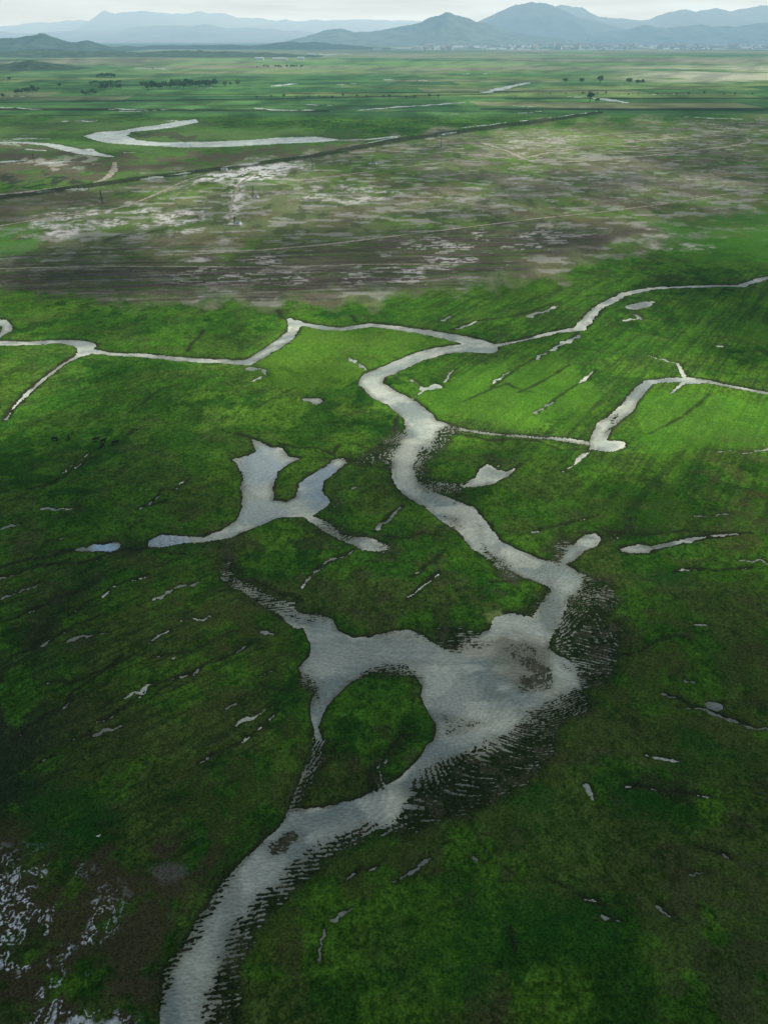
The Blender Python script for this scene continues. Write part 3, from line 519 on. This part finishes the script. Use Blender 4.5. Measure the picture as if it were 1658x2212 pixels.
def dup(root,loc,rz,label=None,group=None,s=1):
    r=root.copy(); C.objects.link(r); r.location=loc; r.rotation_euler=(0,0,rz); r.scale=(s,)*3
    if label:r['label']=label
    if group:r['group']=group
    for ch in root.children:
        c=ch.copy(); C.objects.link(c); c.parent=r
    return r
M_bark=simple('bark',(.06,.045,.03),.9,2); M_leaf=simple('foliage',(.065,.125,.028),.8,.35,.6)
def tree_proto(seed,h,wd):
    rd=random.Random(seed); t=thing('tree','tree','tree',(0,0,0))
    bm=bmesh.new(); tube(bm,(0,0,0),(0.2,0,h*.55),h*.04,h*.018)
    tips=[]
    for k in range(6):
        a=k*1.05+rd.random(); e=Vector((math.cos(a)*wd*.33,math.sin(a)*wd*.33,h*(.5+.3*rd.random())))
        tube(bm,(0.1,0,h*(.2+.05*k)),e,h*.016,h*.006,5); tips.append(e)
    tips.append(Vector((0,0,h*.8)))
    link('trunk',bm,[M_bark],t)
    bm=bmesh.new()
    for e in tips:
        R_=wd*(.20+.08*rd.random())
        for q_ in range(70):
            d=Vector((rd.gauss(0,1),rd.gauss(0,1),rd.gauss(0,.8))).normalized()*R_*(rd.random()**.4)
            s_=wd*.045*(.6+rd.random()); c=e+d
            u_=Vector((rd.gauss(0,1),rd.gauss(0,1),rd.gauss(0,1))).normalized(); v_=u_.orthogonal().normalized()
            bm.faces.new([bm.verts.new(c+u_*s_),bm.verts.new(c+v_*s_),bm.verts.new(c-u_*s_),bm.verts.new(c-v_*s_)])
    link('crown',bm,[M_leaf],t); return t
protos=[tree_proto(1,13,12),tree_proto(2,11,14),tree_proto(3,16,12)]
used=[False]*3
def put_tree(px,py,s,label,group=None):
    x,y,t=gnd(px,py); k=random.randrange(3); s*=1.15
    if not used[k]:
        used[k]=True; o=protos[k]; o.location=(x,y,.5); o.scale=(s,)*3; o['label']=label
        if group:o['group']=group
    else:
        o=dup(protos[k],(x,y,.5),random.random()*6,label,group,s)
        if not group and 'group' in o: del o['group']
for i in range(46):
    f_=i/45; put_tree(308+f_*158+random.uniform(-3,3),194-f_*9+random.uniform(-4,3),random.uniform(1.0,1.6),'green tree packed into the long grove left of centre beyond the fields','trees of the long grove')
for i in range(9): put_tree(218+i*5.5,196-i*.5+random.uniform(-2,2),random.uniform(.9,1.3),'green tree in the short clump left of the long grove','trees of the short clump')
for i in range(7): put_tree(180+i*4.5,206+random.uniform(-2,1),random.uniform(.7,1),'low green tree in the clump just below the short clump','trees of the low clump')
for i in range(9): put_tree(36+i*6,205-i*.9+random.uniform(-1,2),random.uniform(.8,1.2),'green tree in the leftmost clump by the edge of the plain','trees of the leftmost clump')
for i in range(14): put_tree(196+i*5,184-i*.3+random.uniform(-1,1),random.uniform(.6,.9),'small tree in the thin hedgerow behind the short clump','trees of the far hedgerow')
for i in range(8): put_tree(212+i*5,168+random.uniform(-1,1),random.uniform(.9,1.3),'dark tree in the farthest hedgerow at left','trees of the farthest hedgerow')
for i in range(16): put_tree(560+i*26+random.uniform(-8,8),212+random.uniform(-2,2),random.uniform(.35,.6),'small dark bush of the dotted row across the central fields','bushes of the central row')
for i in range(14): put_tree(1180+i*34+random.uniform(-10,10),206+random.uniform(-2,2),random.uniform(.3,.55),'small dark bush of the dotted row across the right fields','bushes of the right row')
for i in range(12): put_tree(560+i*8+random.uniform(-5,5),146+random.uniform(-1,1),random.uniform(.6,1.1),'dark tree of the thin far line right of the farthest hedgerow','trees of the thin far line')
for px,py,s,l in [(1220,179,1.2,'leftmost lone dark tree in the row on the right fields'),(1255,181,1.3,'second lone dark tree from the left in the right fields'),(1294,182,1.6,'broad lone dark tree in the middle of the right fields row'),(1357,181,1.4,'lone dark tree left of the pair on the right fields'),(1376,182,1.1,'small dark tree touching its right neighbour in the right fields'),(1386,183,1.2,'rightmost lone dark tree of the row in the right fields'),(1273,221,1.4,'lone dark tree below the row, nearest on the right fields'),(1288,221,.7,'low bush beside the nearest lone tree on the right'),(487,190,1.2,'lone tree just right of the long grove'),(515,188,1.3,'second lone tree right of the long grove'),(498,187,.8,'small tree between two lone trees right of the grove'),(22,175,1,'lone tree near the left edge below the hill'),(130,190,.9,'small lone tree between leftmost clump and short clump'),(8,212,.8,'low tree at the left edge of the plain')]: put_tree(px,py,s,l)
# ---- buildings in the far town
M_wall=simple('pale_render',(.88,.87,.84),.8,.1,.15); M_roof=simple('roof_sheet',(.48,.38,.34),.8,.1,.2); M_blue=simple('white_sheeting',(.88,.89,.9),.6,.05,.1)
def house_bm(w_,d_,h_,shed=False):
    bm=bmesh.new(); box(bm,(0,0,h_/2),(w_,d_,h_),0)
    rh=h_*.35 if not shed else h_*.15
    v=[bm.verts.new(p) for p in [(-w_/2-.5,-d_/2-.5,h_),(w_/2+.5,-d_/2-.5,h_),(w_/2+.5,d_/2+.5,h_),(-w_/2-.5,d_/2+.5,h_),(-w_/2-.5,0,h_+rh),(w_/2+.5,0,h_+rh)]]
    for q_ in [(0,1,5,4),(2,3,4,5),(0,4,3),(1,2,5)]:
        f_=bm.faces.new([v[k] for k in q_]); f_.material_index=1
    for zz in (h_*.3,h_*.65):
        for k in range(-2,3):
            if not shed: box(bm,(k*w_/6,-d_/2-.05,zz),(w_/12,.1,h_*.14),1)
    return bm
hp=[house_bm(26,14,12),house_bm(18,14,16),house_bm(38,16,20)]
hm=[]
for b in hp:
    me=bpy.data.meshes.new('house'); b.to_mesh(me); b.free(); me.materials.append(M_wall); me.materials.append(M_roof); hm.append(me)
for i in range(296):
    px=860+900*random.random()**.75; py=random.uniform(97,109)-(px-700)/960*1.5
    if px<1000: py=random.uniform(103,109)
    x,y,t=gnd(px,py); o=bpy.data.objects.new('house',random.choice(hm)); C.objects.link(o); o.location=(x,y,.4); o.rotation_euler=(0,0,random.uniform(-.5,.5)); s=random.uniform(.9,2.4); o.scale=(s,s,s)
    o['label']='tiny pale house in the hazy town below the mountains'; o['category']='house'; o['group']='houses of the far town'
for px,py,w_,l in [(605,131,150,'long white shed at the left of the far works, beyond the plain'),(560,130,90,'short white shed left of the long one beyond the plain'),(650,129,70,'small white shed right of the long one beyond the plain'),(815,109,160,'white factory shed at the left end of the far town'),(870,108,260,'longest white factory shed below the cone shaped mountain'),(905,107,110,'short white shed right of the longest factory shed'),(672,121,80,'white shed between the far works and the town'),(1640,106,200,'white shed at the right edge of the far town')]:
    x,y,t=gnd(px,py); bm=house_bm(w_*.7,30,15,True); o=link('shed',bm,[M_blue,M_blue]); o.location=(x,y,.4); o['label']=l; o['category']='shed'
# ---- installations on the dry plain
M_conc=simple('concrete',(.42,.41,.38),.9,1.5); M_white=simple('white_paint',(.8,.8,.78),.6,1,.1); M_steel=simple('dark_steel',(.03,.03,.035),.5,2,.3,metal=.3); M_yel=simple('yellow_paint',(.55,.40,.06),.6,1,.2); M_grey=simple('grey_roof',(.18,.19,.20),.7,1)
def mast(px,py,label,hm_=9,arms=2,yellow=False,basew=3.0,plat=True,hut=True):
    x,y,t=gnd(px,py); o=thing('mast' if not hut else 'wellhead',label,'mast' if not hut else 'wellhead',(x,y,.55),random.uniform(-.3,.3))
    if plat:
        bm=bmesh.new(); box(bm,(0,0,.5),(basew*2.4,basew*1.6,1.0)); bmesh.ops.bevel(bm,geom=bm.edges[:],offset=.12,affect='EDGES'); link('concrete_base',bm,[M_conc],o)
    z0=1.0 if plat else 0
    bm=bmesh.new()
    for sx in(-1,1):
        for sy in(-1,1): tube(bm,(sx*.7,sy*.7,z0),(sx*.18,sy*.18,z0+hm_),.16,.12,5)
    for k in range(6):
        f1=k/6; f2=(k+1)/6; a=.7-.52*f1; b=.7-.52*f2
        for sx in(-1,1):
            tube(bm,(sx*a,-a,z0+hm_*f1),(-sx*b,-b,z0+hm_*f2),.06,.06,4); tube(bm,(a,sx*a,z0+hm_*f1),(b,-sx*b,z0+hm_*f2),.06,.06,4)
    link('lattice_mast',bm,[M_steel],o)
    for k in range(arms):
        bm=bmesh.new(); tube(bm,(-1.5,0,z0+hm_*(.8+.18*k)),(1.5,0,z0+hm_*(.8+.18*k)),.12,.12,5); link('cross_arm',bm,[M_steel],o)
    if hut:
        bm=bmesh.new(); box(bm,(basew*.55,0,2.0),(basew*.9,basew*.9,2.0)); hb=link('cabin',bm,[M_white],o)
        bm=bmesh.new(); box(bm,(basew*.55,0,3.1),(basew*1.0,basew*1.0,.18)); link('roof',bm,[M_grey],hb)
        bm=bmesh.new(); box(bm,(basew*.55,-basew*.46,1.75),(.8,.08,1.5)); link('door',bm,[M_grey],hb)
    if yellow:
        bm=bmesh.new(); tube(bm,(-1.6,-.4,z0),(-1.6,-.4,z0+hm_*.75),.6,.6,9); link('yellow_tank',bm,[M_yel],o)
    return o
mast(548,429,'white cabin with yellow tank and dark mast on the dry plain',10,2,True,5)
mast(508,487,'nearest pale platform with dark mast on the dry plain',7,1,False,5.4)
mast(805,356,'small pale platform with short dark mast, right of centre on the plain',6,1,False,5)
mast(952,322,'tall dark lattice mast standing alone right of centre',19,2,False,2.6,True,False)
mast(222,440,'dark lattice mast standing at left below the canal',13,2,False,1.6,False,False)
mast(675,368,'slim dark lattice mast near the white salt patch',12,1,False,1.4,False,False)
mast(75,352,'dark lattice mast at far left beside pale salt ground',12,1,False,1.4,False,False)
for px,py,l in [(485,371,'small white hut beside the canal above the salt patch'),(965,293,'small white hut at the canal bend right of centre')]:
    x,y,t=gnd(px,py); o=thing('hut',l,'hut',(x,y,.5))
    bm=bmesh.new(); box(bm,(0,0,2),(8,4.5,4)); link('wall',bm,[M_white],o)
    bm=bmesh.new(); box(bm,(0,0,4.15),(8.6,5.1,.3)); link('roof',bm,[M_grey],o)
    bm=bmesh.new(); box(bm,(-1.5,-2.28,1.3),(1.2,.1,2.4)); link('door',bm,[M_grey],o)
    for k in (1,3): bm=bmesh.new(); box(bm,(k*.9,-2.28,2.2),(1,.1,1)); link('window',bm,[M_steel],o)
# ---- tracks
M_track=simple('track_soil',(.30,.27,.21),.95,.3,.5)
def ribbon(name,pts,wd):
    W=[]
    for a,b in zip(pts[:-1],pts[1:]):
        n=8
        for k in range(n): f_=k/n; W.append(gnd(a[0]+(b[0]-a[0])*f_,a[1]+(b[1]-a[1])*f_)[:2])
    W.append(gnd(*pts[-1])[:2]); W=np.array(W)
    for _ in range(4): W[1:-1]=W[:-2]*.25+W[1:-1]*.5+W[2:]*.25
    T_=np.gradient(W,axis=0); T_/=np.linalg.norm(T_,axis=1)[:,None]+1e-9; Nn=np.stack([-T_[:,1],T_[:,0]],-1)
    ww=wd*(.35+1.0*rng.rand(len(W)))[:,None]/2
    bm=bmesh.new(); A_=[bm.verts.new((p[0],p[1],.90)) for p in W+Nn*ww]; B_=[bm.verts.new((p[0],p[1],.90)) for p in W-Nn*ww]
    for i in range(len(W)-1): bm.faces.new([A_[i],B_[i],B_[i+1],A_[i+1]])
    bmesh.ops.recalc_face_normals(bm,faces=bm.faces[:])
    return tagS(link(name,bm,[M_track]))
ribbon('track',[(380,553),(560,543),(700,531),(850,512),(1000,494),(1150,475),(1300,460),(1450,440),(1560,422),(1700,402)],3.6)
ribbon('track',[(-100,588),(0,583),(200,578),(420,578),(600,580),(800,573),(960,573)],2.2)
ribbon('track',[(1040,310),(1090,325),(1130,345),(1160,353),(1300,348),(1450,332),(1580,317),(1618,308),(1612,298),(1560,294),(1450,299),(1300,315),(1190,330),(1135,342)],8)
ribbon('track',[(0,422),(60,416),(140,405),(200,400),(232,386),(248,368),(248,352)],9)
ribbon('track',[(0,490),(120,470),(260,452),(330,425),(400,392),(440,380)],4)
ribbon('track',[(1080,320),(1200,303),(1350,288),(1500,276)],6)
ribbon('track',[(497,470),(503,430),(520,395),(560,372)],3.5)
ribbon('track',[(640,392),(800,372),(950,352),(1100,340)],3)
ribbon('track',[(700,470),(900,455),(1100,425),(1300,400)],2)
# ---------------------------------------------------------------- cattle and birds
M_cow=simple('black_hide',(.010,.009,.008),.7,3,.4); M_bird=simple('white_feather',(.8,.79,.76),.8,4,.1); M_dk=simple('dark_feather',(.02,.02,.02),.8,4)
def skin(name,V_,E_,R_,mat):
    me=bpy.data.meshes.new(name); me.from_pydata(V_,E_,[]); o=bpy.data.objects.new(name,me); C.objects.link(o)
    md=o.modifiers.new('s','SKIN'); sv=me.skin_vertices[0].data
    for i,r in enumerate(R_): sv[i].radius=(r,r)
    sv[0].use_root=True; s2=o.modifiers.new('u','SUBSURF'); s2.levels=2
    dg=bpy.context.evaluated_depsgraph_get(); nm=bpy.data.meshes.new_from_object(o.evaluated_get(dg)); nm.name=name
    bpy.data.objects.remove(o); nm.materials.append(mat)
    for p in nm.polygons:p.use_smooth=True
    return nm
def cow(up):
    V_=[(-.75,0,1.22),(-.1,0,1.12),(.6,0,1.14)]; R_=[.30,.39,.35]
    if up: V_+=[(1.0,0,1.45),(1.3,0,1.62),(1.62,0,1.45)]
    else: V_+=[(1.02,0,1.0),(1.28,0,.62),(1.42,0,.28)]
    R_+=[.2,.15,.09]; E_=[(0,1),(1,2),(2,3),(3,4),(4,5)]
    for s in(-1,1):
        b=len(V_); V_+=[(-.7,s*.22,1.0),(-.58,s*.24,.72),(-.86,s*.23,.44),(-.80,s*.23,.03)]; R_+=[.19,.13,.07,.06]; E_+=[(0,b),(b,b+1),(b+1,b+2),(b+2,b+3)]
        b=len(V_); V_+=[(.6,s*.21,.85),(.64,s*.21,.45),(.61,s*.21,.03)]; R_+=[.15,.08,.06]; E_+=[(2,b),(b,b+1),(b+1,b+2)]
        b=len(V_); hd=V_[4]; V_+=[(hd[0]-.05,s*.26,hd[2]+.08)]; R_+=[.05]; E_+=[(4,b)]
    b=len(V_); V_+=[(-1.08,0,1.25),(-1.15,0,.65)]; R_+=[.05,.04]; E_+=[(0,b),(b,b+1)]
    return skin('cow',V_,E_,R_,M_cow)
cm=[cow(False),cow(True)]
for px,py,k,rz,l in [(120,955,0,.2,'leftmost black cow grazing apart on the left meadow'),(151,954,1,2.0,'second black cow from the left, standing apart on the meadow'),(210,956,0,3.4,'upper black cow of the trio on the left meadow'),(225,960,1,.5,'middle black cow of the trio on the left meadow'),(222,970,0,1.4,'lowest black cow of the trio on the left meadow'),(251,963,1,.1,'rightmost black cow, right of the trio on the left meadow')]:
    x,y,t=gnd(px,py); o=bpy.data.objects.new('cow',cm[k]); C.objects.link(o); o.location=(x,y,.74); o.rotation_euler=(0,0,rz); o.scale=(1.25,)*3; o['label']=l; o['category']='cow'
for i in range(26):
    px=random.choice([random.gauss(730,60),random.gauss(1260,90)]); py=random.uniform(203,214) if px>1000 else random.uniform(262,272)
    x,y,t=gnd(px,py); o=bpy.data.objects.new('cow',cm[i%2]); C.objects.link(o); o.location=(x,y,.6); o.rotation_euler=(0,0,random.random()*6); o.scale=(1.4,)*3
    o['label']='tiny dark cow of a distant herd on the '+('right' if px>1000 else 'central')+' fields'; o['category']='cow'; o['group']='distant herd, '+('right' if px>1000 else 'centre')
bv=[(0,0,.45),(.3,0,.5),(-.4,0,.42),(.42,0,.8),(.45,0,1.0),(.62,0,.97)]; br=[.17,.12,.05,.05,.06,.015]
be=[(0,1),(0,2),(1,3),(3,4),(4,5)]
for s in(-1,1): b=len(bv); bv+=[(0.02,s*.08,.25),(0,s*.08,0)]; br+=[.02,.02]; be+=[(0,b),(b,b+1)]
bw=skin('bird',bv,be,br,M_bird); bd=skin('bird',bv,be,br,M_dk)
for px,py,me,l in [(376,1429,bw,'white bird standing on the left meadow above the puddles'),(215,1813,bw,'white bird on the dark grass at lower left'),(981,1089,bd,'dark bird standing in the main channel')]:
    x,y,t=gnd(px,py); o=bpy.data.objects.new('bird',me); C.objects.link(o); o.location=(x,y,.0 if me is bd else .68); o.scale=(1.2,)*3; o['label']=l; o['category']='bird'
sc.view_settings.view_transform='Standard'; sc.view_settings.look='None'; sc.view_settings.exposure=0
